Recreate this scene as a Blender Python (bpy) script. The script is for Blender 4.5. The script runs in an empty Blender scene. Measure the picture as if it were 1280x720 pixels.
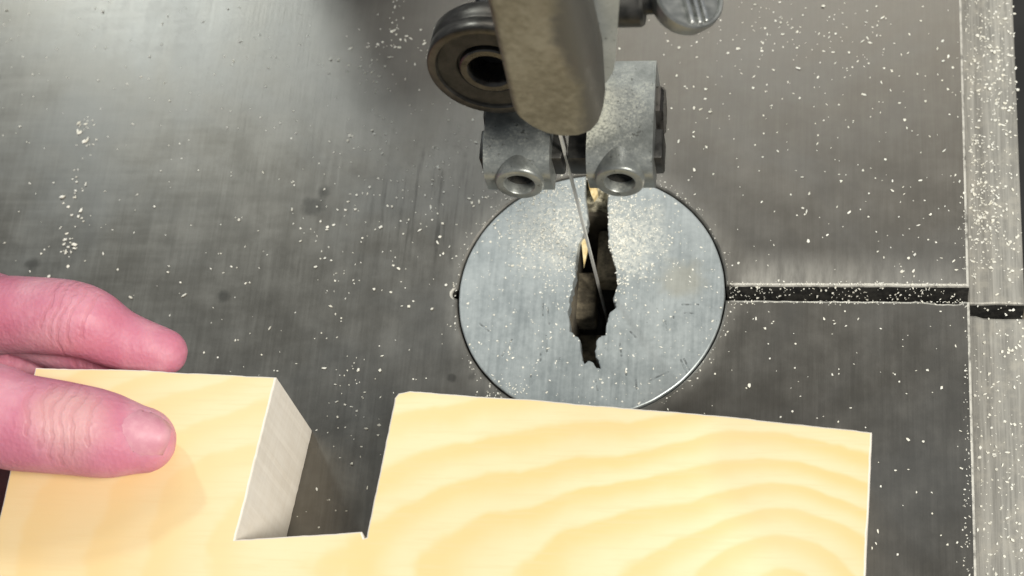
import bpy, bmesh, math, random
from mathutils import Vector, Matrix, noise as mnoise
random.seed(7)
S = 0.036                      # metres per throat-plate radius; all coordinates below are in plate radii
sc = bpy.context.scene
COL = sc.collection

# ------------------------------------------------------------------ camera
CC = Vector((1.8421, -6.107, 12.8962))
CR = Matrix(((0.9857, -0.005, 0.1684), (0.077, 0.9024, -0.4239), (-0.1498, 0.4309, 0.8899)))
FPX = 2400.0
cam = bpy.data.cameras.new('camera'); co = bpy.data.objects.new('camera', cam); COL.objects.link(co)
co.matrix_world = Matrix.Translation(CC * S) @ CR.to_4x4()
cam.sensor_width = 36; cam.lens = FPX / 1280 * 36; cam.clip_start = 0.01; cam.clip_end = 50
cam.dof.use_dof = True; cam.dof.focus_distance = 13.6 * S; cam.dof.aperture_fstop = 20.0
sc.camera = co

def ray(px, py): return CR @ Vector(((px - 640) / FPX, -(py - 360) / FPX, -1))
def atz(px, py, z=0.0):
    d = ray(px, py); return CC + d * ((z - CC.z) / d.z)
def aty(px, py, y):
    d = ray(px, py); return CC + d * ((y - CC.y) / d.y)

# ------------------------------------------------------------------ object helpers
def link(name, me, mat=None, parent=None, loc=(0, 0, 0), smooth=True, angle=35):
    o = bpy.data.objects.new(name, me); COL.objects.link(o)
    o.location = Vector(loc)
    if parent: o.parent = parent
    for m in (mat if isinstance(mat, (list, tuple)) else [mat]):
        if m: me.materials.append(m)
    if smooth:
        for p in me.polygons: p.use_smooth = True
        me.set_sharp_from_angle(angle=math.radians(angle))
    return o
def build(name, bm, mat, parent=None, loc=None, smooth=True, angle=35):
    """bm is in plate radii, world axes; loc (plate radii) becomes the origin."""
    bmesh.ops.recalc_face_normals(bm, faces=bm.faces[:])
    L = Vector(loc) if loc is not None else Vector((0, 0, 0))
    P = parent['_base'] if parent is not None and '_base' in parent else (0, 0, 0)
    P = Vector(P)
    if parent is not None and loc is None: L = P
    for v in bm.verts: v.co = (v.co - L) * S
    me = bpy.data.meshes.new(name); bm.to_mesh(me); bm.free()
    o = link(name, me, mat, parent, (L - P) * S if parent is not None else L * S, smooth, angle)
    o['_base'] = tuple(L)
    return o
def thing(name, label, cat, base=(0, 0, 0), group=None):
    o = bpy.data.objects.new(name, None); COL.objects.link(o)
    o.location = Vector(base) * S; o['_base'] = tuple(base); o.empty_display_size = 0.01
    return tag(o, label, cat, group)
def tag(o, label=None, cat=None, group=None, kind=None):
    if label: o['label'] = label
    if cat: o['category'] = cat
    if group: o['group'] = group
    if kind: o['kind'] = kind
    return o
def bevel(bm, w, seg=3, edges=None, ang=30):
    es = edges or [e for e in bm.edges if len(e.link_faces) == 2 and e.calc_face_angle(0) > math.radians(ang)]
    bmesh.ops.bevel(bm, geom=es, offset=w, segments=seg, profile=0.5, affect='EDGES', clamp_overlap=True)
def offset(pts, d):
    """inset a CCW outline by d"""
    n = len(pts); out = []
    for i in range(n):
        a, b, c = Vector(pts[i - 1]), Vector(pts[i]), Vector(pts[(i + 1) % n])
        e1 = (b - a).normalized(); e2 = (c - b).normalized()
        n1 = Vector((-e1.y, e1.x)); n2 = Vector((-e2.y, e2.x))
        m = n1 + n2
        k = m.dot(n1)
        m = m / k if abs(k) > 0.35 else n1
        out.append(b + m * d)
    return out
def area2(p): return sum(p[i - 1][0] * p[i][1] - p[i][0] * p[i - 1][1] for i in range(len(p)))
def prism(bm, pts, z0, z1, ch=0.0, cap=True):
    """vertical prism with a chamfered top edge"""
    pts = [Vector((p[0], p[1])) for p in pts]
    if area2(pts) < 0: pts.reverse()
    rings = [[bm.verts.new((p.x, p.y, z0)) for p in pts]]
    if ch > 0:
        rings.append([bm.verts.new((p.x, p.y, z1 - ch)) for p in pts])
        rings.append([bm.verts.new((p.x, p.y, z1 - ch * .3)) for p in offset(pts, ch * .3)])
        rings.append([bm.verts.new((p.x, p.y, z1)) for p in offset(pts, ch)])
    else:
        rings.append([bm.verts.new((p.x, p.y, z1)) for p in pts])
    n = len(pts)
    for a, b in zip(rings, rings[1:]):
        for i in range(n):
            j = (i + 1) % n
            bm.faces.new((a[i], a[j], b[j], b[i]))
    top = bm.faces.new(rings[-1]); bot = bm.faces.new(rings[0][::-1])
    top.normal_update(); bot.normal_update()
    bmesh.ops.triangulate(bm, faces=[top, bot], ngon_method='EAR_CLIP')
    return bm
def extrude_poly(bm, pts3, vec):
    a = [bm.verts.new(p) for p in pts3]; b = [bm.verts.new(Vector(p) + Vector(vec)) for p in pts3]
    n = len(a)
    for i in range(n): bm.faces.new((a[i], a[(i + 1) % n], b[(i + 1) % n], b[i]))
    bm.faces.new(a[::-1]); bm.faces.new(b)
    return bm
def frame_z(n):
    n = Vector(n).normalized(); return n.to_track_quat('Z', 'Y').to_matrix()
def lathe(bm, prof, center, axis, seg=64, xdir=None):
    """revolve [(r, h)] around axis; r may be 0 at the ends"""
    M = frame_z(axis); c = Vector(center); rings = []
    for r, h in prof:
        if r < 1e-6: rings.append([bm.verts.new(c + M @ Vector((0, 0, h)))])
        else: rings.append([bm.verts.new(c + M @ Vector((r * math.cos(2 * math.pi * i / seg), r * math.sin(2 * math.pi * i / seg), h))) for i in range(seg)])
    for a, b in zip(rings, rings[1:]):
        for i in range(seg):
            j = (i + 1) % seg
            if len(a) == 1 and len(b) == 1: continue
            if len(a) == 1: bm.faces.new((a[0], b[i], b[j]))
            elif len(b) == 1: bm.faces.new((a[i], a[j], b[0]))
            else: bm.faces.new((a[i], a[j], b[j], b[i]))
    return bm
def box(bm, c, half, rot=None):
    r = bmesh.ops.create_cube(bm, size=2)
    for v in r['verts']:
        p = Vector((v.co.x * half[0], v.co.y * half[1], v.co.z * half[2]))
        if rot is not None: p = rot @ p
        v.co = p + Vector(c)
    return r['verts']

# ------------------------------------------------------------------ materials
class N:
    def __init__(s, name):
        s.m = bpy.data.materials.new(name); s.m.use_nodes = True
        s.t = s.m.node_tree; s.b = s.t.nodes['Principled BSDF']
        s.g = s.t.nodes.new('ShaderNodeNewGeometry')
        v = s.t.nodes.new('ShaderNodeVectorMath'); v.operation = 'SCALE'
        s.t.links.new(s.g.outputs['Position'], v.inputs[0]); v.inputs['Scale'].default_value = 1 / S
        s.P = v.outputs[0]
    def lk(s, a, b):
        if hasattr(a, 'is_output') or isinstance(a, bpy.types.NodeSocket): s.t.links.new(a, b)
        else: b.default_value = a
    def math(s, op, a, b=0.0, c=0.0, clamp=False):
        n = s.t.nodes.new('ShaderNodeMath'); n.operation = op; n.use_clamp = clamp
        for i, x in enumerate((a, b, c)): s.lk(x, n.inputs[i])
        return n.outputs[0]
    def mapping(s, scale=(1, 1, 1), loc=(0, 0, 0), rot=(0, 0, 0), src=None):
        n = s.t.nodes.new('ShaderNodeMapping'); s.lk(src or s.P, n.inputs['Vector'])
        n.inputs['Scale'].default_value = scale; n.inputs['Location'].default_value = loc; n.inputs['Rotation'].default_value = rot
        return n.outputs[0]
    def noise(s, scale, detail=4, rough=.55, vec=None, dist=0.0):
        n = s.t.nodes.new('ShaderNodeTexNoise'); s.lk(vec or s.P, n.inputs['Vector'])
        n.inputs['Scale'].default_value = scale; n.inputs['Detail'].default_value = detail
        n.inputs['Roughness'].default_value = rough; n.inputs['Distortion'].default_value = dist
        return n.outputs['Fac']
    def voro(s, scale, vec=None, feature='F1'):
        n = s.t.nodes.new('ShaderNodeTexVoronoi'); s.lk(vec or s.P, n.inputs['Vector']); n.inputs['Scale'].default_value = scale; n.feature = feature
        return n.outputs['Distance']
    def ramp(s, f, lo, hi, a=0.0, b=1.0):
        n = s.t.nodes.new('ShaderNodeMapRange'); n.interpolation_type = 'SMOOTHSTEP'
        s.lk(f, n.inputs['Value'])
        for k, x in zip(('From Min', 'From Max', 'To Min', 'To Max'), (lo, hi, a, b)): n.inputs[k].default_value = x
        return n.outputs['Result']
    def mix(s, f, a, b, mode='MIX'):
        n = s.t.nodes.new('ShaderNodeMix'); n.data_type = 'RGBA'; n.blend_type = mode
        s.lk(f, n.inputs[0])
        for x, i in ((a, 6), (b, 7)):
            if isinstance(x, (tuple, list)): n.inputs[i].default_value = (*x[:3], 1)
            else: s.lk(x, n.inputs[i])
        return n.outputs[2]
    def sep(s, v=None):
        n = s.t.nodes.new('ShaderNodeSeparateXYZ'); s.lk(v or s.P, n.inputs[0]); return n.outputs
    def seg(s, x, y, a, b, w):
        """mask of a thin stroke from a to b in the XY plane"""
        dx, dy = b[0] - a[0], b[1] - a[1]; L = math.hypot(dx, dy) or 1e-6; dx /= L; dy /= L
        u = s.math('ADD', s.math('MULTIPLY', s.math('SUBTRACT', x, a[0]), dx), s.math('MULTIPLY', s.math('SUBTRACT', y, a[1]), dy))
        v = s.math('ADD', s.math('MULTIPLY', s.math('SUBTRACT', x, a[0]), -dy), s.math('MULTIPLY', s.math('SUBTRACT', y, a[1]), dx))
        uc = s.math('SUBTRACT', u, s.math('MINIMUM', s.math('MAXIMUM', u, 0.0), L))
        d = s.math('SQRT', s.math('ADD', s.math('POWER', uc, 2.0), s.math('POWER', v, 2.0)))
        return s.ramp(d, w * .4, w, 1, 0)
    def blob(s, x, y, c, r, vec_noise=None):
        d = s.math('SQRT', s.math('ADD', s.math('POWER', s.math('SUBTRACT', x, c[0]), 2.0), s.math('POWER', s.math('SUBTRACT', y, c[1]), 2.0)))
        if vec_noise is not None: d = s.math('ADD', d, s.math('MULTIPLY', s.math('SUBTRACT', vec_noise, .5), r * 1.4))
        return s.ramp(d, r * .35, r, 1, 0)
    def out(s, col=None, rough=None, metal=None, bump=None, bstr=.2, bdist=.0005, **kw):
        I = s.b.inputs
        if col is not None:
            if isinstance(col, (tuple, list)): I['Base Color'].default_value = (*col[:3], 1)
            else: s.lk(col, I['Base Color'])
        if rough is not None: s.lk(rough, I['Roughness'])
        if metal is not None: s.lk(metal, I['Metallic'])
        if bump is not None:
            n = s.t.nodes.new('ShaderNodeBump'); n.inputs['Strength'].default_value = bstr; n.inputs['Distance'].default_value = bdist
            s.lk(bump, n.inputs['Height']); s.lk(n.outputs[0], I['Normal'])
        for k, v in kw.items(): s.lk(v, I[k])
        return s.m

def mat_table():
    n = N('ground cast iron'); X, Y, Z = n.sep()
    streak = n.noise(1, 5, .65, n.mapping((26, 1.1, 1)))          # grinding marks running front to back
    fine = n.noise(1, 3, .6, n.mapping((90, 2.5, 1)))
    cross = n.noise(1, 4, .6, n.mapping((1.2, 22, 1)))
    smear = n.noise(.55, 5, .6, n.mapping(rot=(0, 0, .5)), .6)
    mott = n.noise(3.2, 6, .65)
    v = n.math('ADD', n.math('MULTIPLY', streak, .24), n.math('MULTIPLY', mott, .5))
    v = n.math('ADD', v, n.math('MULTIPLY', fine, .14))
    left = n.ramp(X, -4.5, -1.5, 1, 0)                             # cross-wise polishing on the left half
    v = n.math('ADD', v, n.math('MULTIPLY', n.math('MULTIPLY', n.math('SUBTRACT', cross, .5), .24), left))
    col = n.mix(n.ramp(v, .3, .72), (.140, .130, .112), (.222, .209, .184))
    col = n.mix(n.ramp(smear, .35, .7), col, n.mix(.5, col, (.19, .19, .182)))
    # old stains, pits and the scored patch beside the plate
    dark = None
    nz = n.noise(9, 4)
    for px, py, r in ((391, 258, .12), (405, 240, .07), (278, 371, .07), (565, 472, .045), (591, 470, .045), (40, 330, .08), (1262, 690, .03)):
        g = atz(px, py); m = n.blob(X, Y, g, r, nz); dark = m if dark is None else n.math('MAXIMUM', dark, m)
    dark = n.math('MULTIPLY', dark, .55)
    sc0 = atz(535, 265)
    patch = n.math('MULTIPLY', n.blob(X, Y, sc0, .75, nz), n.ramp(n.noise(1, 4, .6, n.mapping((20, 1.3, 1), (3, 1, 0))), .5, .68))
    dark = n.math('MAXIMUM', dark, n.math('MULTIPLY', patch, .45))
    col = n.mix(dark, col, (.05, .048, .044))
    # wiped-in dust film along the slot and round the plate
    d = n.math('SUBTRACT', n.math('SQRT', n.math('ADD', n.math('POWER', X, 2.0), n.math('POWER', Y, 2.0))), 1.0)
    film = n.math('MULTIPLY', n.ramp(d, 0, .2, 1, 0), .24)
    s1 = n.math('MULTIPLY', n.ramp(n.math('SUBTRACT', Y, .068), 0.0, .36, 1, 0), n.math('MULTIPLY', n.ramp(Y, .0, .06), n.ramp(X, .95, 1.2)))
    s1 = n.math('MULTIPLY', s1, n.ramp(X, 1.0, 3.2, .6, .22))
    film = n.math('MAXIMUM', film, s1)
    film = n.math('MULTIPLY', film, n.ramp(n.noise(1, 5, .7, n.mapping((14, 3, 1))), .25, .7, .35, 1))
    haze = n.math('MULTIPLY', n.ramp(n.noise(.9, 5, .6, n.mapping(loc=(4, 2, 0))), .5, .75), .07)
    film = n.math('MAXIMUM', film, haze)
    col = n.mix(film, col, (.50, .48, .43))
    nz_ = n.sep(n.g.outputs['Normal'])[2]
    burn_glint = n.math('MULTIPLY', n.math('MULTIPLY', n.ramp(nz_, .985, .93), n.ramp(nz_, .15, .3)), n.math('MULTIPLY', n.ramp(d, .02, .08, .10, 1), n.ramp(n.noise(11, 5, .7), .32, .58, .25, 1)))      # burnished, dust-caught edges, with the light they catch painted pale
    film = n.math('MAXIMUM', film, n.math('MULTIPLY', burn_glint, n.ramp(mott, .3, .5, .55, 1)))
    col = n.mix(burn_glint, col, (.62, .60, .54))
    rough = n.math('ADD', n.ramp(v, .3, .7, .29, .39), n.math('MULTIPLY', film, .25))
    rough = n.math('ADD', rough, n.math('MULTIPLY', n.math('SUBTRACT', smear, .5), .10))
    met = n.ramp(film, 0, .6, .85, .2)
    bm = n.math('ADD', n.math('ADD', n.math('MULTIPLY', streak, .5), n.math('MULTIPLY', fine, .5)), n.math('MULTIPLY', n.noise(7, 5), .5))
    return n.out(col, rough, met, bm, .07, .0004)
def mat_rail():
    n = N('bare milled rail'); X, Y, Z = n.sep()
    st = n.noise(1, 5, .65, n.mapping((60, 2, 1))); st2 = n.noise(1, 4, .6, n.mapping((16, .7, 1)))
    v = n.math('ADD', n.math('MULTIPLY', st, .5), n.math('MULTIPLY', st2, .5))
    col = n.mix(n.ramp(v, .33, .68), (.235, .226, .203), (.45, .435, .39))
    col = n.mix(n.ramp(n.noise(8, 5, .7), .45, .7, 0, .5), col, (.50, .47, .40))
    return n.out(col, .5, .35, v, .2, .0004)
def mat_plate():
    n = N('zinc plate'); X, Y, Z = n.sep()
    st = n.noise(1, 4, .6, n.mapping((30, 1.6, 1))); mt = n.noise(2.6, 6, .65); fi = n.noise(24, 4, .6)
    v = n.math('ADD', n.math('MULTIPLY', mt, .5), n.math('ADD', n.math('MULTIPLY', st, .3), n.math('MULTIPLY', fi, .2)))
    col = n.mix(n.ramp(v, .32, .70), (.295, .328, .333), (.495, .53, .525))
    # scratches
    rnd = random.Random(3); dk = None
    strokes = [((853, 381), (873, 381)), ((856, 392), (866, 392)), ((851, 450), (858, 466)), ((855, 449), (862, 462)), ((812, 476), (835, 465)),
               ((788, 415), (795, 422)), ((782, 462), (783, 469)), ((832, 402), (834, 413)), ((683, 420), (684, 440)), ((676, 442), (676, 452)),
               ((685, 385), (687, 405)), ((679, 380), (679, 395)), ((600, 405), (612, 415)), ((664, 470), (665, 480)), ((795, 475), (796, 486)), ((757, 436), (759, 438)),
               ((700, 448), (700, 452)), ((745, 475), (747, 488)), ((775, 430), (777, 445)), ((842, 396), (842, 398)), ((628, 445), (640, 425))]
    for a, b in strokes:
        m = n.seg(X, Y, atz(*a), atz(*b), .011); dk = m if dk is None else n.math('MAXIMUM', dk, m)
    dk = n.math('MULTIPLY', dk, n.ramp(fi, .4, .6, .05, .6))
    sp = n.ramp(n.voro(16), .10, .04, 0, 1)
    sp = n.math('MULTIPLY', n.math('MULTIPLY', sp, n.ramp(n.noise(3), .55, .65)), .5)
    dk = n.math('MAXIMUM', dk, sp)
    col = n.mix(dk, col, (.06, .065, .065))
    # worn-in resin and dust beside the cut
    nz = n.noise(5, 5, .65)
    st1 = n.blob(X, Y, atz(853, 350), .22, nz)
    col = n.mix(n.math('MULTIPLY', st1, .45), col, (.40, .37, .28))
    dust = n.math('MAXIMUM', n.blob(X, Y, atz(778, 300), .42, nz), n.math('MULTIPLY', n.blob(X, Y, atz(695, 290), .46, nz), .75))
    dust = n.math('MULTIPLY', dust, n.ramp(n.noise(30, 4, .7), .35, .62, .05, .75))
    col = n.mix(dust, col, (.70, .70, .63))
    rough = n.math('ADD', n.ramp(v, .3, .7, .30, .44), n.math('MULTIPLY', dust, .25))
    return n.out(col, rough, n.ramp(dust, 0, .6, .45, .05), n.math('ADD', n.math('SUBTRACT', v, n.math('MULTIPLY', dk, .6)), n.math('MULTIPLY', dust, .5)), .25, .0004)
def mat_cast(name, c0, c1, spot=(.60, .60, .50), metal=.35, rough=.45, dustz=.5):
    n = N(name); mt = n.noise(3.5, 6, .65); fi = n.noise(55, 5, .7)
    col = n.mix(n.ramp(n.math('ADD', n.math('MULTIPLY', mt, .85), n.math('MULTIPLY', fi, .15)), .35, .65), c0, c1)
    nz = n.sep(n.g.outputs['Normal'])[2]
    dust_sheen = n.math('MULTIPLY', n.math('MULTIPLY', n.ramp(fi, .42, .66), n.ramp(mt, .46, .66)), n.ramp(nz, .45, .95, 0, dustz))
    X, Y, Z = n.sep()
    sheen = n.math('MULTIPLY', n.math('MULTIPLY', n.blob(X, Y, (.20, .42), .34, mt), n.ramp(nz, .4, .9)), n.ramp(fi, .36, .58, .25, .85))   # bright sheen of the right bracket painted into the colour
    dust_sheen = n.math('MAXIMUM', dust_sheen, sheen)
    col = n.mix(dust_sheen, col, spot)
    dk = n.math('MULTIPLY', n.ramp(n.noise(22, 3, .6), .62, .70), .6)
    col = n.mix(dk, col, (.07, .07, .06))
    return n.out(col, n.math('ADD', rough, n.math('MULTIPLY', n.math('SUBTRACT', fi, .5), .3)), n.ramp(dust_sheen, 0, .7, metal, .05), n.math('ADD', n.math('MULTIPLY', fi, .5), mt), .22, .0004)
def mat_guard():
    n = N('grimy steel guard'); X, Y, Z = n.sep()
    mt = n.noise(2.4, 6, .65); fi = n.noise(18, 5, .65); big = n.noise(1.2, 4, .6, n.mapping((2, 1, .7)))
    v = n.math('ADD', n.math('MULTIPLY', mt, .6), n.math('MULTIPLY', fi, .4))
    col = n.mix(n.ramp(v, .33, .66), (.135, .122, .086), (.32, .295, .222))
    col = n.mix(n.math('MULTIPLY', n.ramp(n.math('ADD', X, n.math('MULTIPLY', n.math('SUBTRACT', mt, .5), .35)), .20, .31), .9), col, (.085, .083, .076))  # shading of the right-hand bend painted dark into the colour
    rs = n.math('MULTIPLY', n.ramp(big, .5, .72), n.math('MULTIPLY', n.ramp(X, .08, .22), n.ramp(Z, 3.1, 3.8)))
    col = n.mix(n.math('MULTIPLY', rs, .7), col, (.12, .07, .05))
    sp = n.ramp(n.voro(13), .09, .05); sp = n.math('MULTIPLY', sp, n.ramp(n.noise(4, 2), .56, .66))
    col = n.mix(sp, col, (.42, .40, .33))
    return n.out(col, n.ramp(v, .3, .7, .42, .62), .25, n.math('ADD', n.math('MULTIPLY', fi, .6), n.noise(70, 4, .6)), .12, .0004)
def mat_steel(name, c0, c1, rough=.3, metal=.9, sc_=(6, 6, 6), bstr=.1):
    n = N(name); a = n.noise(1, 5, .65, n.mapping(sc_)); b = n.noise(20, 4, .6)
    v = n.math('ADD', n.math('MULTIPLY', a, .65), n.math('MULTIPLY', b, .35))
    return n.out(n.mix(n.ramp(v, .32, .68), c0, c1), n.ramp(v, .3, .7, rough * .75, rough * 1.3), metal, v, bstr, .0003)
def mat_wood_top():
    n = N('planed pine'); X, Y, Z = n.sep()
    nz = n.noise(.9, 4, .55); nz2 = n.noise(.45, 2, .5, n.mapping(loc=(5, 3, 1)))
    c = atz(985, 735, 1.03)
    u = n.math('MULTIPLY', n.math('SUBTRACT', X, c.x), n.ramp(X, c.x - 1.6, c.x + .4, .36, .62))
    w = n.math('SUBTRACT', Y, c.y)
    d = n.math('SQRT', n.math('ADD', n.math('POWER', u, 2.0), n.math('POWER', w, 2.0)))
    d = n.math('ADD', d, n.math('ADD', n.math('MULTIPLY', nz, .30), n.math('MULTIPLY', nz2, .55)))
    ph = n.math('FRACT', n.math('MULTIPLY', d, 5.2))
    ring = n.math('MULTIPLY', n.ramp(ph, .05, .72), n.ramp(ph, .80, .98, 1, 0))   # slow spring wood, quick summer wood
    ring = n.math('MULTIPLY', ring, n.ramp(nz2, .3, .7, .5, 1))
    fib = n.noise(1, 4, .65, n.mapping((2.2, 34, 10)))
    col = n.mix(ring, (.89, .765, .475), (.868, .65, .295))
    col = n.mix(n.ramp(fib, .45, .72, 0, .5), col, (.85, .68, .38))
    col = n.mix(n.ramp(n.noise(.7, 3, .5, n.mapping(loc=(1, 9, 0))), .45, .72, 0, .3), col, (.86, .60, .30))
    warm = n.math('MULTIPLY', n.blob(X, Y, (-3.3, -2.25), 1.3, nz), .5)
    col = n.mix(warm, col, (.86, .60, .28))
    return n.out(col, .55, 0, fib, .12, .0003)
def mat_wood_side():
    n = N('sawn pine faces')
    a = n.noise(1, 4, .6, n.mapping((20, 20, 2.2))); b = n.noise(2.2, 4, .6); z = n.noise(1, 3, .6, n.mapping((2, 2, 22)))
    v = n.math('ADD', n.math('MULTIPLY', a, .35), n.math('ADD', n.math('MULTIPLY', b, .35), n.math('MULTIPLY', z, .3)))
    return n.out(n.mix(n.ramp(v, .35, .65), (.78, .715, .62), (.87, .815, .73)), .75, 0, v, .18, .0005)
def mat_skin():
    n = N('skin'); a = n.noise(1.6, 4, .55); b = n.noise(7, 4, .6)
    col = n.mix(n.ramp(a, .36, .66), (.60, .20, .285), (.735, .36, .43))
    t = atz(95, 535, 1.45); X, Y, Z = n.sep()
    col = n.mix(n.math('MULTIPLY', n.blob(X, Y, t, .30, a), .38), col, (.74, .52, .43))     # blanched skin over the bent thumb joint
    wr = n.noise(1, 4, .6, n.mapping((26, 7, 7), rot=(0, 0, .15)))
    # folds over the finger joints
    wob_ = n.math('MULTIPLY', n.math('SUBTRACT', n.noise(5, 3), .5), .16); Xw = n.math('ADD', X, wob_); fold = None
    tip_, jt = atz(178, 550, 1.25), atz(95, 537, 1.36); f1, f2 = aty(205, 440, -.86), aty(98, 400, -.72)
    for (a_, j_, hw, ks) in ((tip_, jt, .30, (-.20, -.11, -.04, .03, .10, .2)), (f1, f2, .26, (-.13, -.06, 0, .07, .16))):
        ax_ = (a_ - j_); ax_.z = 0; ax_.normalize(); sd = Vector((-ax_.y, ax_.x, 0))
        for k_ in ks:
            c_ = j_ + ax_ * k_; L_ = hw * (1 - abs(k_) * 2.2)
            m_ = n.seg(Xw, Y, c_ - sd * L_, c_ + sd * L_, .022); fold = m_ if fold is None else n.math('MAXIMUM', fold, m_)
    col = n.mix(n.math('MULTIPLY', fold, .18), col, (.50, .15, .17))
    hgt = n.math('SUBTRACT', n.math('ADD', n.math('MULTIPLY', wr, .6), n.math('MULTIPLY', n.voro(30), .4)), n.math('MULTIPLY', fold, .45))
    n.out(col, n.ramp(b, .3, .7, .46, .62), 0, hgt, .4, .0007)
    I = n.b.inputs; I['Subsurface Weight'].default_value = .25; I['Subsurface Radius'].default_value = (1, .35, .2); I['Subsurface Scale'].default_value = .004
    return n.m
def mat_flat(name, c0, c1, scale=6, rough=.7, metal=0.0, bstr=.2):
    n = N(name); a = n.noise(scale, 5, .65)
    return n.out(n.mix(n.ramp(a, .35, .65), c0, c1), rough, metal, a, bstr, .0006)

M = dict(
    table=mat_table(), rail=mat_rail(), plate=mat_plate(), guard=mat_guard(),
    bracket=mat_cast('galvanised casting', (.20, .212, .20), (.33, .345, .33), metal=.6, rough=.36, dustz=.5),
    body=mat_cast('smooth grey casting', (.36, .385, .375), (.50, .525, .51), metal=.25, rough=.38, dustz=.1),
    dark=mat_steel('blackened steel', (.025, .025, .023), (.075, .073, .068), .42, .7),
    race=mat_steel('oily bearing steel', (.06, .056, .05), (.135, .125, .112), .30, .85, (9, 9, 9)),
    rim=mat_steel('polished bearing rim', (.075, .069, .06), (.16, .148, .13), .38, .8, (3, 14, 3)),
    seal=mat_flat('grimy bearing seal', (.04, .036, .028), (.085, .076, .06), 7, .55, .2),
    chrome=mat_steel('plated screw', (.50, .51, .50), (.72, .73, .71), .26, .9),
    satin=mat_steel('satin plated face', (.24, .25, .24), (.38, .385, .37), .38, .8),
    blade=mat_steel('blade steel', (.74, .73, .68), (.86, .85, .80), .4, .4, (20, 20, 2)),
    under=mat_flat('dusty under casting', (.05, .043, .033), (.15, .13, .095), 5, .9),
    dust=mat_flat('sawdust', (.76, .73, .62), (.90, .89, .82), 30, .9),
    clump=mat_flat('packed sawdust', (.12, .11, .075), (.62, .57, .42), 22, .9, 0, .5),
    splint=mat_flat('raw splinter', (.68, .50, .22), (.86, .72, .42), 16, .8),
    wood=mat_wood_top(), side=mat_wood_side(), skin=mat_skin(),
    nail=mat_flat('finger nail', (.64, .27, .345), (.72, .36, .42), 8, .5, 0, .05),
    lower=mat_flat('dusty lower guide', (.10, .085, .06), (.34, .29, .20), 9, .8, 0, .4),
    grime_shade=mat_flat('caked grime', (.010, .010, .009), (.05, .047, .04), 12, .95, 0, .6),
    floor=mat_flat('dark floor', (.035, .034, .032), (.06, .058, .055), .3, .85),
    paint=mat_flat('grey blocker', (.10, .105, .10), (.13, .135, .13), 2, .45),
)

# ------------------------------------------------------------------ setting
bm = bmesh.new(); box(bm, (0, 0, -25.2), (120, 120, .2)); tag(build('floor', bm, M['floor'], loc=(0, 0, -25.2)), kind='structure')

# ------------------------------------------------------------------ saw table
table = thing('saw_table', 'grey ground cast iron saw table with a round opening, dark slot and lower rail', 'saw table', (0, 0, -.9))
RH = 1.010; YU, YL, XE = .068, -.050, 2.768
out = []
a0 = math.asin(YU / RH); a1 = 2 * math.pi + math.asin(YL / RH)
def wob(i): return .012 * (mnoise.noise((i * .9, 3.3, 0)) + .5 * mnoise.noise((i * 2.7, 8, 0)))
nS = 46
out += [(XE - (XE - RH) * i / nS, YU + (wob(i) * .35 if 0 < i < nS else 0)) for i in range(nS)]
nA = 200; an = math.pi + .012; dn = .036; notch = False
for i in range(nA + 1):
    a = a0 + (a1 - a0) * i / nA
    if abs(a - an) < dn / RH:
        continue
    if not notch and a > an:
        notch = True
        for k in range(11):
            t = math.pi / 2 + math.pi * k / 10
            out.append((RH * math.cos(an) + dn * 1.1 * math.cos(t) - .004, RH * math.sin(an) + dn * math.sin(t)))
    out.append((RH * math.cos(a), RH * math.sin(a)))
lower = [(RH + (XE - RH) * i / nS, YL + (wob(i + 70) * .45 if 0 < i < nS else 0)) for i in range(1, nS + 1)]
lower = [(x, y - (.0 if x < 2.45 else .016 * min(1, (x - 2.45) / .08) * (1 if x < 2.72 else 0))) for x, y in lower]
out += lower
out += [(XE, -9), (-14, -9), (-14, 11), (XE, 11)]
bm = bmesh.new(); prism(bm, out, -.55, 0, .020)
for f in bm.faces:
    if abs(f.normal.z) < .05 or f.normal.length < .1:
        f.normal_update()
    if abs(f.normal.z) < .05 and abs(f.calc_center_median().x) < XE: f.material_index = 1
build('table_top', bm, [M['table'], M['grime_shade']], table, smooth=False)
# rail: lies lower than the table, cut through in line with the slot
bm = bmesh.new()
xr0, xr1 = XE + .004, 3.185
up = [(xr0, .066), (xr0 + .1, .062), (xr0 + .2, .070), (xr1, .064), (xr1, 11), (xr0, 11)]
lo = [(xr0, -.022), (xr0 + .06, -.024), (xr0 + .11, -.042), (xr0 + .25, -.047), (xr1, -.044), (xr1, -9), (xr0, -9)]
prism(bm, up, -.62, -.30, .018); prism(bm, lo, -.62, -.30, .018)
for f in bm.faces:
    f.normal_update()
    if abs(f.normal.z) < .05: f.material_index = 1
build('side_rail', bm, [M['rail'], M['grime_shade']], table, smooth=False)
# casting below the opening, seen through the hole and the slot
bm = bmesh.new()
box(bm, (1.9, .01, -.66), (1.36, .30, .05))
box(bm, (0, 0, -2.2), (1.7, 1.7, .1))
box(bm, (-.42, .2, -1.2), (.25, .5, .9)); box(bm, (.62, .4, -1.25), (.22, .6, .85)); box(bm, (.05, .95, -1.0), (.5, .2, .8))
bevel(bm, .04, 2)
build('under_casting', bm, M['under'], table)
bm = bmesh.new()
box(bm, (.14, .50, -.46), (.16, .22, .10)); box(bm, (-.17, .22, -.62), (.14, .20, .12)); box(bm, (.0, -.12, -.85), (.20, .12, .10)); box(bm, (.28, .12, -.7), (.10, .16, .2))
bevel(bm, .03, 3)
build('lower_guide', bm, M['lower'], table)

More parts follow.
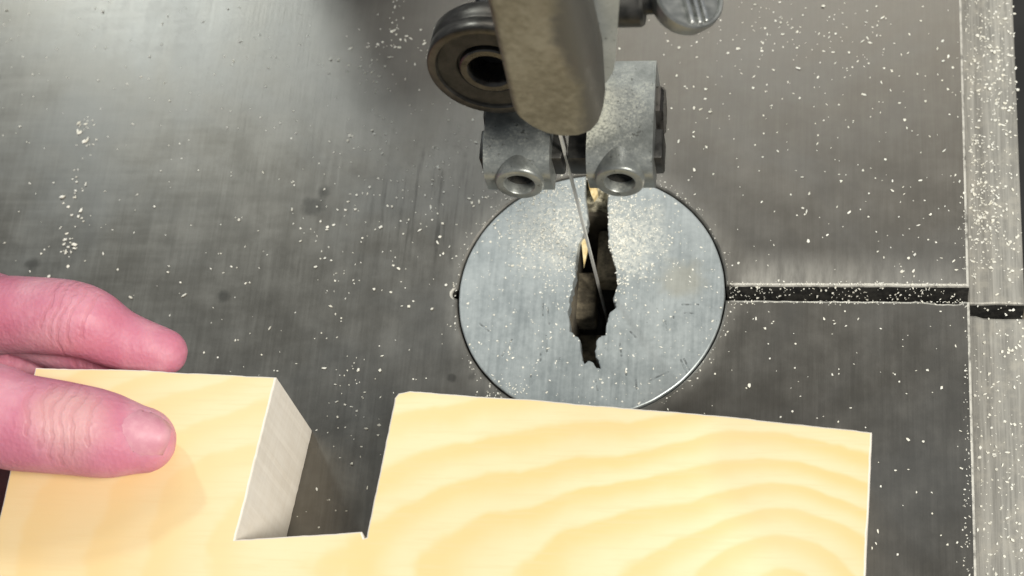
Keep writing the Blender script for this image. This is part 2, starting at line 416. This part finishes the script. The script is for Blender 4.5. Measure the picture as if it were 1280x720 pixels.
# ------------------------------------------------------------------ throat plate
pl = [(732.5, 232), (732, 246), (734, 259), (735, 272), (734, 281), (730, 293), (724, 304), (722, 312), (721, 322), (719, 334), (720, 343), (717, 352), (716, 361), (712.5, 371), (713, 380), (710.5, 390),
      (712, 402), (713, 413), (718, 419), (724, 422), (726, 431), (727, 441), (728, 450), (731, 454.5), (734, 451), (737, 450), (741, 453), (746, 459), (751, 460.5), (749, 453), (745, 446), (744, 436), (745.5, 426), (750, 420), (756, 418),
      (758, 408), (759.5, 398), (763, 390), (770, 385), (769, 379), (766, 375), (769, 365), (773, 354), (770, 345), (770, 334), (765, 322), (764, 316), (760.6, 309), (761, 297), (759.5, 285), (760.5, 270), (759, 257), (760, 244), (760.5, 232)]
hole = []
for i, p in enumerate(pl):
    q = pl[(i + 1) % len(pl)]
    for k in range(3 if i < len(pl) - 1 else 1):
        t = k / 3; x = p[0] + (q[0] - p[0]) * t; y = p[1] + (q[1] - p[1]) * t
        j = .9 if 10 < i < 50 else .35
        hole.append(atz(x + j * mnoise.noise((x * .35, y * .35, 1)) * 2, y + j * mnoise.noise((x * .35, y * .35, 9)) * 1.5).xy)
RP = 1.000
xl, xr = hole[0].x, hole[-1].x
al = math.acos(xl / RP); ar = math.acos(xr / RP)
ring = []
nA = 220
for i in range(nA + 1):
    a = al + (2 * math.pi + ar - al) * i / nA
    r = RP + .0022 * mnoise.noise((math.cos(a) * 9, math.sin(a) * 9, 2))
    # worn-off lip near the pin notch
    ring.append(Vector((r * math.cos(a), r * math.sin(a))))
# circle runs from the left kerf side all the way round to the right kerf side, then back up the hole
outline = ring + hole[::-1]
bm = bmesh.new(); prism(bm, outline, -.10, .003, .010)
tag(build('throat_plate', bm, M['plate'], loc=(0, 0, -.1), smooth=False),
    'round bluish grey metal throat plate with a ragged worn blade opening', 'throat plate')

# ------------------------------------------------------------------ blade
XB, YB = .020, .18
bm = bmesh.new()
zs = [i * .05 for i in range(-40, 150)]
rows = []
for i, z in enumerate(zs):
    tooth = 0.0 if i % 2 == 0 else 0.0
    rows.append([bm.verts.new((XB + sx * .0085, y, z)) for sx, y in ((-1, YB + tooth), (1, YB + tooth), (1, YB + .030), (-1, YB + .030))])
for a, b in zip(rows, rows[1:]):
    for k in range(4): bm.faces.new((a[k], a[(k + 1) % 4], b[(k + 1) % 4], b[k]))
bm.faces.new(rows[0][::-1]); bm.faces.new(rows[-1])
tag(build('band_saw_blade', bm, M['blade'], loc=(XB, YB, -2), smooth=False), 'thin bright band saw blade running down through the plate opening', 'saw blade')

# ------------------------------------------------------------------ blade guide
guide = thing('blade_guide', 'grey upper blade guide with guard, bearing, two screw brackets and thumb screw', 'blade guide', (.1, .25, 1.3))
# guard: channel bent from sheet, rounded lower end, in front of the blade
gy = -.10
gl = lambda z: -.165 + .028 * (z - 2.5)          # left edge
gr = lambda z: .425 - .010 * (z - 2.5)
def guard_path(z, n=40):
    L, Rr = gl(z), gr(z); pts = []
    rl, rr = .05, .15
    for k in range(7):                           # short left return
        t = math.pi / 2 * k / 6
        pts.append((L + rl - rl * math.cos(t), gy + rl - rl * math.sin(t)))
    for k in range(1, 14): pts.append((L + rl + (Rr - rr - L - rl) * k / 14, gy))
    for k in range(9):
        t = math.pi / 2 * k / 8
        pts.append((Rr - rr + rr * math.sin(t), gy + rr - rr * math.cos(t)))
    for k in range(1, 5): pts.append((Rr, gy + rr + .04 * k))
    return pts
def zbot(x, y):
    # lower outline of the guard as read from the photo
    key = [(-.2, 2.93), (-.165, 2.86), (-.13, 2.76), (-.06, 2.64), (.02, 2.555), (.12, 2.515), (.22, 2.525), (.30, 2.575), (.36, 2.65), (.40, 2.76), (.43, 2.90)]
    if y > gy + .13: return 2.9 + (y - gy - .13) * 1.2
    for (x0, z0), (x1, z1) in zip(key, key[1:]):
        if x0 <= x <= x1: return z0 + (z1 - z0) * (x - x0) / (x1 - x0)
    return 2.93
bm = bmesh.new(); cols = []
base = guard_path(2.6)
NZ = 30
for j in range(NZ + 1):
    row = []
    for i in range(len(base)):
        z = 2.6
        x, y = base[i]
        zb = zbot(x, y); z = zb + (7.6 - zb) * (j / NZ) ** 1.6
        xx, yy = guard_path(z)[i]
        row.append(bm.verts.new((xx, yy, z)))
    cols.append(row)
for a, b in zip(cols, cols[1:]):
    for i in range(len(a) - 1): bm.faces.new((a[i], a[i + 1], b[i + 1], b[i]))
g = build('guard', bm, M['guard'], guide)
md = g.modifiers.new('thickness', 'SOLIDIFY'); md.thickness = .055 * S; md.offset = -1
md = g.modifiers.new('round', 'BEVEL'); md.width = .012 * S; md.segments = 2; md.limit_method = 'ANGLE'; md.angle_limit = math.radians(50)

# main casting behind the guard
cy = .28
def cpt(px, py): return aty(px, py, cy)
cpx = [(660, 112), (742, 117), (752, 110), (761, 99), (767, 88), (769.5, 74), (771, 50), (773, 20), (776, -20), (782, -90), (640, -90), (650, 0)]
pts = [cpt(*p) for p in cpx]
bm = bmesh.new(); extrude_poly(bm, [Vector((p.x, cy, p.z)) for p in pts], (0, .42, 0)); bevel(bm, .035, 3)
build('guide_casting', bm, M['body'], guide)

# two brackets carrying the guide pins
def bracket(cxpx, x0, x1, ybk, ztop, hx, hz, yf):
    """side profile swept across X: flat top, rolled front edge; boss with a socket hole in front"""
    prof = [(ybk, ztop + .02), (yf + .34, ztop + .02)]
    for k in range(9):
        t = math.pi / 2 * k / 8
        prof.append((yf + .185 - .22 * math.sin(t), ztop - .17 + .17 * math.cos(t)))
    prof += [(yf - .028, hz - .12), (yf - .005, hz - .175), (yf + .10, hz - .20), (ybk - .1, hz - .23), (ybk, hz - .1)]
    bm = bmesh.new(); extrude_poly(bm, [Vector((x0, y, z)) for y, z in prof], (x1 - x0, 0, 0))
    bevel(bm, .032, 3, ang=40)
    # bore for the screw
    bmesh.ops.recalc_face_normals(bm, faces=bm.faces[:])
    ma = bpy.data.meshes.new('a'); bm.to_mesh(ma); bm.free(); oa = bpy.data.objects.new('a', ma); COL.objects.link(oa)
    bc_ = bmesh.new(); lathe(bc_, [(0, .2), (.1045, .2), (.1045, -.16), (0, -.16)], (hx, yf - .01, hz), (0, -1, .12), 56)
    bmesh.ops.recalc_face_normals(bc_, faces=bc_.faces[:])
    mb = bpy.data.meshes.new('b'); bc_.to_mesh(mb); bc_.free(); ob = bpy.data.objects.new('b', mb); COL.objects.link(ob)
    mo = oa.modifiers.new('bore', 'BOOLEAN'); mo.object = ob; mo.operation = 'DIFFERENCE'; mo.solver = 'EXACT'
    dg = bpy.context.evaluated_depsgraph_get(); mc = bpy.data.meshes.new_from_object(oa.evaluated_get(dg))
    bm = bmesh.new(); bm.from_mesh(mc)
    for o_, m_ in ((oa, ma), (ob, mb)): bpy.data.objects.remove(o_); bpy.data.meshes.remove(m_)
    # boss with a flat ring round the screw hole
    lathe(bm, [(.1015, -.06), (.102, .050), (.107, .056), (.150, .058), (.161, .052), (.167, .038), (.170, .0), (.176, -.30)], (hx, yf - .01, hz), (0, -1, .12), 56)
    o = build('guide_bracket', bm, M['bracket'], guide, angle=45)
    bm = bmesh.new()
    seg = 40
    lathe(bm, [(.099, -.02), (.094, -.03), (.060, -.05), (.056, -.060)], (hx, yf - .01, hz), (0, -1, .12), seg)
    lathe(bm, [(.056, -.060), (.054, -.14), (0, -.14)], (hx, yf - .01, hz), (0, -1, .12), 6)
    build('set_screw', bm, M['grime_shade'], o)  # near-black colour stands in for the shade inside the screw hole
    return o
pz = aty(775, 222, .05).z; pr = aty(775, 222, .008); plh = aty(650, 224.5, .008)
zt = pz + .24
ex = aty(737, 225, .05).x; fx = aty(819, 225, .05).x
bracket(775, ex, fx, .80, zt, pr.x, pr.z, .03)
ex2 = aty(609, 222, .05).x; fx2 = aty(691, 222, .05).x
bracket(650, ex2, fx2, .80, zt, plh.x, plh.z, .03)
# guide pins: square dark rods through the brackets towards the blade
def pin(xa, xb, yc, cut):
    bm = bmesh.new(); h = .115
    vs = box(bm, ((xa + xb) / 2, yc, pz), ((xb - xa) / 2, h, h)); bevel(bm, .018, 2)
    return build('guide_pin', bm, M['dark'], guide)
pin(XB + .020, fx + .055, .25, 1); pin(ex2 - .05, XB - .014, .25, -1)
# clamping nut above the right pin
bm = bmesh.new()
lathe(bm, [(0, .05), (.16, .05), (.19, .03), (.19, -.12), (0, -.12)], (fx, .55, pz + .02), (1, 0, 0), 6)
bevel(bm, .008, 2)
build('clamp_nut', bm, M['race'], guide, angle=20)
bm = bmesh.new()
lathe(bm, [(0, .035), (.16, .035), (.19, .02), (.19, -.12), (0, -.12)], (ex2, .52, pz + .02), (-1, 0, 0), 6)
bevel(bm, .008, 2)
build('clamp_nut', bm, M['dark'], guide, angle=20)

# thrust bearing behind the blade
bc = aty(612, 90, .40); ax = Vector((-.05, -1, .18)).normalized()
w = .25; R0 = .415
bm = bmesh.new()
lathe(bm, [(.350, -.014), (.358, -.002), (.400, -.002), (.409, -.006), (R0, -.016), (R0, -w * .36), (R0 - .006, -w * .40), (R0 - .006, -w * .46), (R0, -w * .5), (R0, -w + .03), (.395, -w), (.15, -w)], bc, ax, 96)
br = build('thrust_bearing', bm, M['rim'], guide, loc=bc)
bm = bmesh.new()
lathe(bm, [(.350, -.014), (.345, -.026), (.225, -.028), (.218, -.034), (.214, -.05), (.205, -.05)], bc, ax, 96)
build('bearing_seal', bm, M['seal'], br)
bm = bmesh.new()
lathe(bm, [(.205, -.06), (.200, -.012), (.19, -.004), (.15, -.004), (.135, -.02), (.130, -.05), (.128, -.2)], bc, ax, 96)
build('inner_race', bm, M['race'], br)
bm = bmesh.new()
lathe(bm, [(0, -.19), (.125, -.19), (.125, -.55), (0, -.55)], bc, ax, 48)
build('bearing_axle', bm, M['dark'], br)
# arm from the casting to the axle
bm = bmesh.new(); box(bm, (bc.x + .25, .86, bc.z + .02), (.36, .14, .16)); bevel(bm, .05, 3)
build('bearing_arm', bm, M['dark'], guide)

# thumb screw
kz = aty(790, 3, .45); ky = .45
bm = bmesh.new()
x0 = aty(766, 3, ky).x; x1 = aty(806, 3, ky).x
lathe(bm, [(0, 0), (.150, 0), (.150, x1 - x0 - .02), (.135, x1 - x0), (0, x1 - x0)], (x0, ky, kz.z), (1, 0, 0), 64)
build('collar', bm, M['dark'], guide)
dc = aty(862, -6, ky)
bm = bmesh.new()
nv = (CR @ Vector((.30, .36, .87))).normalized()
Rk = .222; T = .13
lathe(bm, [(0, -.02), (Rk - .03, -.02), (Rk - .024, 0), (Rk - .008, .004), (Rk, -.008), (Rk, -T * .4), (Rk - .02, -T), (0, -T)], dc, nv, 72)
ts = build('thumb_screw', bm, M['satin'], guide, loc=dc, angle=28)
upv = (CR @ Vector((-.09, 1, 0))); upv = (upv - nv * upv.dot(nv)).normalized(); rv = upv.cross(nv)
bm = bmesh.new()
Mx = Matrix((rv, upv, nv)).transposed()
for u in (-.030, .022, .068):
    L = math.sqrt((Rk - .03) ** 2 - u * u)
    box(bm, dc + rv * u + nv * -.012, (.014, L, .028), Mx)
bevel(bm, .008, 2)
build('grip_rib', bm, M['chrome'], ts)
bm = bmesh.new()
lathe(bm, [(0, 0), (.075, 0), (.075, .10), (.06, .11), (.06, .25), (0, .25)], (x1 - .02, ky, kz.z), (1, 0, 0), 40)
build('screw_neck', bm, M['dark'], ts)
# post that carries the guide, going up out of view
bm = bmesh.new(); box(bm, (.15, .62, 6.2), (.26, .26, 2.7)); bevel(bm, .04, 3)
build('guide_post', bm, M['body'], guide)

# unseen slab added above and behind, shaped to shade the table's upper left
bm = bmesh.new()
T = Vector((-4.2, 5.32, 4.0)); e1 = Vector((-.30, .67, 0)).normalized() * 7; e2 = Vector((1.5, .62, 0)).normalized() * 7
extrude_poly(bm, [T, T + e2, T + e2 + e1, T + e1], (0, 0, .5)); bevel(bm, .12, 4)
build('shadow_blocker', bm, M['paint'], guide)

# ------------------------------------------------------------------ work piece: pine block with a notch
H = 1.03
wp = [(44, 459), (150, 461), (345, 471), (294, 674), (452, 664), (455, 672), (458, 671), (493, 497), (498, 491), (512, 488), (700, 502), (900, 519), (1090, 540), (1082, 720)]
P = [atz(*p, H) for p in wp]
P = [Vector((p.x, p.y)) for p in P] + [Vector((1.98, -3.35)), Vector((-3.88, -3.3))]
Q = []
for i, a in enumerate(P):                        # slightly uneven sawn edges
    b = P[(i + 1) % len(P)]; m = max(1, int((b - a).length / .035)); nv_ = Vector((-(b - a).y, (b - a).x)).normalized()
    for k in range(m):
        q = a.lerp(b, k / m); f_ = 0 if k == 0 else 1
        Q.append(q + nv_ * f_ * (.006 * mnoise.noise((q.x * 3, q.y * 3, 5)) + .0035 * mnoise.noise((q.x * 16, q.y * 16, 6))))
P = Q
bm = bmesh.new()
pts = [Vector(p) for p in P]
if area2(pts) < 0: pts.reverse()
ch = .012
rings = [[bm.verts.new((*p, z)) for p in q] for q, z in ((pts, 0.004), (pts, H - ch), (offset(pts, ch * .35), H - ch * .3), (offset(pts, ch), H))]
n_ = len(pts)
for a, b in zip(rings, rings[1:]):
    for i in range(n_):
        f = bm.faces.new((a[i], a[(i + 1) % n_], b[(i + 1) % n_], b[i])); f.material_index = 1
f = bm.faces.new(rings[-1]); g2 = bm.faces.new(rings[0][::-1]); g2.material_index = 1
f.normal_update(); g2.normal_update()
bmesh.ops.triangulate(bm, faces=[f, g2], ngon_method='EAR_CLIP')
tag(build('workpiece', bm, [M['wood'], M['side']], loc=(-.9, -2.3, 0), smooth=False),
    'pale yellow pine block with a square notch cut into it, lying on the saw table', 'wood block')

# ------------------------------------------------------------------ hand
def tube(bm, chain, seg=20):
    """closed swept tube through (point, radius[, flatten]) with round ends"""
    pts = [(Vector(c[0]), c[1], c[2] if len(c) > 2 else 1.0) for c in chain]
    dense = []
    for i in range(len(pts) - 1):                # Catmull-Rom
        p0 = pts[max(i - 1, 0)]; p1 = pts[i]; p2 = pts[i + 1]; p3 = pts[min(i + 2, len(pts) - 1)]
        for k in range(6):
            t = k / 6
            f = lambda a, b, c, d: .5 * ((2 * b) + (-a + c) * t + (2 * a - 5 * b + 4 * c - d) * t * t + (-a + 3 * b - 3 * c + d) * t ** 3)
            dense.append((f(p0[0], p1[0], p2[0], p3[0]), f(p0[1], p1[1], p2[1], p3[1]), f(p0[2], p1[2], p2[2], p3[2])))
    dense.append(pts[-1])
    def cap(end, inner, s):
        d = (end[0] - inner[0]).normalized(); o = []
        for k in range(1, 6):
            t = math.pi / 2 * k / 6
            o.append((end[0] + d * end[1] * math.sin(t) * s, end[1] * math.cos(t), end[2]))
        return o
    full = cap(dense[0], dense[1], 1)[::-1] + dense + cap(dense[-1], dense[-2], 1)
    rings = []; up = Vector((0, 0, 1))
    for i, (p, r, fl) in enumerate(full):
        t = (full[min(i + 1, len(full) - 1)][0] - full[max(i - 1, 0)][0]).normalized()
        s = t.cross(up).normalized(); u = s.cross(t)
        rings.append([bm.verts.new(p + s * r * math.cos(2 * math.pi * k / seg) + u * r * fl * math.sin(2 * math.pi * k / seg)) for k in range(seg)])
    for a, b in zip(rings, rings[1:]):
        for k in range(seg): bm.faces.new((a[k], a[(k + 1) % seg], b[(k + 1) % seg], b[k]))
    bm.faces.new(rings[0][::-1]); bm.faces.new(rings[-1])
bm = bmesh.new()
zt_ = H
tt = atz(178, 550, zt_ + .22); tj = atz(95, 537, zt_ + .33); tm = atz(-60, 515, zt_ + .42)
tube(bm, [((-6.2, -1.75, 1.35), .40), (tm, .36), (atz(20, 527, zt_ + .40), .335), (tj, .315, .95), (atz(140, 545, zt_ + .28), .295, .88), (tt, .235, .85)])
it = aty(205, 440, -.86); idp = aty(98, 400, -.72); 
tube(bm, [((-5.9, -.75, 1.85), .37), ((-5.0, -.62, 1.83), .33), (aty(-60, 392, -.62), .31), (aty(20, 393, -.66), .285), (idp, .275), (aty(150, 424, -.80), .222), (it, .175)])
tube(bm, [((-6.0, -.55, 1.30), .36), ((-5.0, -.50, 1.05), .30), ((-4.3, -.55, .80), .28), ((-3.75, -.70, .60), .25), ((-3.3, -.86, .48), .20)])
tube(bm, [((-6.2, -.50, .85), .34), ((-5.3, -.48, .62), .28), ((-4.7, -.58, .45), .26), ((-4.3, -.80, .36), .23), ((-4.1, -1.0, .34), .18)])
tube(bm, [((-6.4, -.60, .55), .30), ((-5.7, -.60, .40), .24), ((-5.2, -.75, .33), .22), ((-4.9, -.95, .30), .16)])
# palm and wrist
tube(bm, [((-11.5, -2.4, 2.0), .72, .75), ((-9.5, -2.0, 1.75), .70, .72), ((-8.4, -1.7, 1.55), .82, .72), ((-7.2, -1.35, 1.35), .95, .70), ((-6.2, -1.05, 1.30), .78, .85)])
hb = Vector((-6.5, -1.2, .3))
hand = build('hand', bm, M['skin'], loc=hb)
md = hand.modifiers.new('fuse', 'REMESH'); md.mode = 'VOXEL'; md.voxel_size = .03 * S
md.use_smooth_shade = True
md = hand.modifiers.new('smooth', 'SMOOTH'); md.factor = .5; md.iterations = 7
tag(hand, 'pinkish left hand gripping the wooden block with thumb on top and finger behind', 'hand')
# thumb nail
bm = bmesh.new()
ta = (tt - tj).normalized(); ts_ = ta.cross(Vector((0, 0, 1))).normalized(); tu = ts_.cross(ta)
nc = tt - ta * .02
rows = []
for i in range(9):
    u = -1 + 2 * i / 8; row = []
    for j in range(9):
        v = -1 + 2 * j / 8
        wv = .18 * (1 - .25 * max(0, -u) ** 2) * (1 - .35 * max(0, u) ** 3)
        a = v * .75
        row.append(bm.verts.new(nc + ta * (u * .25 - .03 - .05 * v * v * (1 if u > 0 else -1)) + ts_ * wv * v + tu * (.238 - .115 * v * v - .045 * max(0, u) ** 2 - .01 * (1 + u) - .075 * max(0, -u) ** 3)))
    rows.append(row)
for a, b in zip(rows, rows[1:]):
    for j in range(8): bm.faces.new((a[j], a[j + 1], b[j + 1], b[j]))
nl = build('thumbnail', bm, M['nail'], hand)
md = nl.modifiers.new('thickness', 'SOLIDIFY'); md.thickness = .03 * S; md.offset = 0

# ------------------------------------------------------------------ splinters stuck in the plate opening
def splinter(px, zc, label, wdt, seed):
    rnd = random.Random(seed)
    pts = [atz(x, y, zc) for x, y in px]
    bm = bmesh.new(); extrude_poly(bm, [Vector((p.x, p.y, zc + rnd.uniform(-.015, .015))) for p in pts], (0, 0, -wdt)); bevel(bm, .006, 1)
    c = sum(pts, Vector()) / len(pts)
    tag(build('wood_splinter', bm, M['splint'], loc=c, smooth=False), label, 'wood splinter', 'wood splinters caught in the plate opening')
splinter([(733, 216), (741, 219), (746, 232), (747, 241), (742, 249), (739, 243), (737, 236)], .006, 'pale yellow wood splinter wedged in the slot between the two brackets', .05, 1)
splinter([(727, 303), (731, 299), (735, 301), (734, 313), (730, 335), (729, 322)], -.06, 'thin pointed yellow splinter left of the blade in the worn opening', .02, 2)
bm = bmesh.new(); q0 = atz(733, 215); q1 = atz(762, 252); nx, ny = 16, 20; gr_ = []
for j in range(ny + 1):
    row = []
    for i in range(nx + 1):
        x = q0.x + (q1.x - q0.x) * i / nx; y = q0.y + (q1.y - q0.y) * j / ny
        edge = min(1, (ny - j) / 4)
        row.append(bm.verts.new((x, y + .02 * mnoise.noise((x * 14, 0, 4)) * (j / ny), -.055 + .07 * mnoise.noise((x * 16, y * 16, 2)) * .7 - .25 * (1 - edge) ** 2 - .04 * (j / ny))))
    gr_.append(row)
for a, b in zip(gr_, gr_[1:]):
    for i in range(nx): bm.faces.new((a[i], a[i + 1], b[i + 1], b[i]))
r = bmesh.ops.extrude_face_region(bm, geom=bm.faces[:])
for v in r['geom']:
    if isinstance(v, bmesh.types.BMVert): v.co.z -= .12
tag(build('dust_clump', bm, M['clump'], loc=(0, .9, -.1)), 'greyish clump of packed sawdust plugging the rear end of the blade slot', 'dust clump')

# ------------------------------------------------------------------ sawdust (uncountable): small curled flakes
rnd = random.Random(11)
bm = bmesh.new()
def flake(p, size, z):
    a = rnd.uniform(0, math.tau); el = rnd.choice((1, 1.3, 1.8, 2.6)); n = rnd.randint(4, 6)
    ca, sa = math.cos(a), math.sin(a); tilt = rnd.uniform(-.35, .35); t2 = rnd.uniform(-.35, .35)
    vs_t = []; vs_b = []
    h = size * rnd.uniform(.25, .6)
    for k in range(n):
        t = math.tau * k / n + rnd.uniform(-.3, .3); r = size * rnd.uniform(.6, 1.1)
        u, v = r * math.cos(t) * math.sqrt(el), r * math.sin(t) / math.sqrt(el)
        q = Vector((p.x + u * ca - v * sa, p.y + u * sa + v * ca, z + h + u * tilt * .5 + v * t2))
        vs_t.append(bm.verts.new(q)); vs_b.append(bm.verts.new((q.x + (p.x - q.x) * .15, q.y + (p.y - q.y) * .15, max(z, q.z - h * 1.2))))
    bm.faces.new(vs_t)
    for k in range(n): bm.faces.new((vs_b[k], vs_b[(k + 1) % n], vs_t[(k + 1) % n], vs_t[k]))
pts_in = [Vector(h) for h in hole]
def in_poly(p, poly):
    c = False; j = len(poly) - 1
    for i in range(len(poly)):
        a, b = poly[i], poly[j]
        if (a[1] > p.y) != (b[1] > p.y) and p.x < (b[0] - a[0]) * (p.y - a[1]) / (b[1] - a[1]) + a[0]: c = not c
        j = i
    return c
WPP = P
def surface(p):
    """height of whatever lies under p, or None where nothing does"""
    if in_poly(p, WPP): return None
    if p.x > xr1 - .02: return None
    if p.x > XE - .015:
        return None if (-.05 < p.y < .075 or p.x < xr0 + .02) else -.30
    if p.x > .99 and YL - .005 < p.y < YU + .005: return -.61
    r = p.xy.length
    if r < RP - .015:
        return None if in_poly(p, hole) else .003
    if r < RH + .01: return None
    return 0.0
def drop(px, py, size):
    p = atz(px, py); z = surface(p)
    if z is None: return
    if z < 0: p = atz(px, py, z)
    if z == -.61 and not (p.x > 1 and YL < p.y < YU): p = Vector((min(max(p.x, 1.05), 2.7), rnd.uniform(YL, YU), z))
    flake(p, size, z)
def wall_bit():
    p = Vector((1.03 + 1.7 * rnd.random() ** 1.25, YU - .006, -.02 - .25 * rnd.random() ** 1.6)); flake(p, sz(.004, .011), p.z)
def sz(lo=.006, hi=.016): return lo + (hi - lo) * rnd.random() ** 2.2
def clus(cx, cy, sx, sy, n, lo=.006, hi=.016):
    for _ in range(n): drop(rnd.gauss(cx, sx), rnd.gauss(cy, sy), sz(lo, hi))
for _ in range(850): drop(rnd.uniform(-60, 1215), rnd.uniform(-60, 720), sz(.004, .011))
for _ in range(150): drop(rnd.uniform(-60, 1215), rnd.uniform(-60, 720), sz(.008, .018))
for _ in range(700):                                        # wider table round the frame
    p = Vector((rnd.uniform(-9, 2.7), rnd.uniform(-5, 6), 0)); z = surface(p)
    if z == 0: flake(p, sz(), 0)
for cx, cy, sx, sy, n in ((103, 158, 9, 5, 16), (108, 178, 6, 6, 8), (84, 305, 6, 10, 24), (92, 262, 6, 18, 14), (98, 225, 8, 10, 6),
                          (490, 50, 12, 35, 40), (470, 85, 22, 12, 24), (440, 490, 12, 25, 30), (425, 310, 60, 60, 60), (560, 60, 60, 60, 60),
                          (1040, 40, 45, 28, 75), (960, 20, 30, 20, 40), (900, 60, 50, 40, 35), (960, 130, 60, 50, 30), (1130, 110, 50, 70, 30), (1060, 230, 60, 60, 25), (1150, 300, 40, 40, 40),
                          (640, 215, 60, 25, 60), (500, 230, 60, 60, 60)):
    clus(cx, cy, sx, sy, n, .005, .026 if cx < 120 else .016)
clus(680, 275, 32, 40, 700, .0035, .011); clus(702, 300, 16, 40, 380, .0035, .011)
clus(785, 285, 28, 40, 600, .0035, .011); clus(772, 300, 9, 40, 300, .004, .012)
for _ in range(420):                                        # rest of the plate
    a = rnd.uniform(0, math.tau); r = math.sqrt(rnd.random()) * .97; p = Vector((r * math.cos(a), r * math.sin(a), 0))
    if surface(p) == .003: flake(p, sz(.0035, .012), .003)
for _ in range(60): clus(625, 490, 16, 8, 1, .004, .009)
for _ in range(430): drop(rnd.uniform(1212, 1280), rnd.uniform(-10, 730), sz(.004, .015))
for _ in range(200): clus(1245, 100, 20, 55, 1, .005, .017)
for _ in range(220): clus(1228, 255, 14, 40, 1, .005, .016)
for _ in range(500): p = Vector((rnd.uniform(xr0, xr1), rnd.uniform(-5, 7), 0)); z = surface(p); z is not None and flake(p, sz(), z)
for _ in range(170): drop(rnd.gauss(1208, 2.5), rnd.uniform(-10, 720), sz(.0035, .009))
for _ in range(170): wall_bit()       # in the slot
for _ in range(160): drop(rnd.uniform(908, 1205), 356.5 - abs(rnd.gauss(0, 2)), sz(.0035, .008))
for _ in range(120): drop(rnd.uniform(908, 1205), 377 + abs(rnd.gauss(0, 1.5)), sz(.0035, .008))
for _ in range(200):                                        # rim of the plate
    a = rnd.uniform(0, math.tau); r = RH + .012 + abs(rnd.gauss(0, .03)); p = Vector((r * math.cos(a), r * math.sin(a), 0))
    if surface(p) == 0: flake(p, sz(.003, .008), 0)
build_s = build('sawdust', bm, M['dust'], loc=(0, 0, 0), smooth=False)
tag(build_s, 'cream sawdust specks and flakes scattered over the saw table and plate', 'sawdust', kind='stuff')

# ------------------------------------------------------------------ light
w = bpy.data.worlds.new('World'); sc.world = w; w.use_nodes = True
bg = w.node_tree.nodes['Background']; bg.inputs['Color'].default_value = (.86, .93, 1, 1); bg.inputs['Strength'].default_value = .23
def lamp(name, loc, target, sx, sy, power, col):
    L = bpy.data.lights.new(name, 'AREA'); L.shape = 'RECTANGLE'; L.size = sx; L.size_y = sy; L.energy = power; L.color = col
    o = bpy.data.objects.new(name, L); COL.objects.link(o); o.location = Vector(loc) * S
    o.rotation_euler = (Vector(target) - Vector(loc)).to_track_quat('-Z', 'Y').to_euler(); return o
lamp('workshop_lamp', (-21, 31, 34), (-1, 0, 0), .12, .12, 6.3, (.93, 1, .99))
lamp('ceiling_lamp', (24, -15, 36), (0, 0, 0), .40, .40, 29.5, (1, .96, .875))

lamp('rear_fill', (2, 34, 42), (1, 0, 0), .9, .15, 4.6, (1, .965, .89))  # added fill that brightens the glossy table at centre and right
vs = sc.view_settings; vs.view_transform = 'Standard'; vs.look = 'None'; vs.exposure = 0; vs.gamma = 1
sc.cycles.use_denoising = True
for o in sc.objects:
    if '_base' in o: del o['_base']
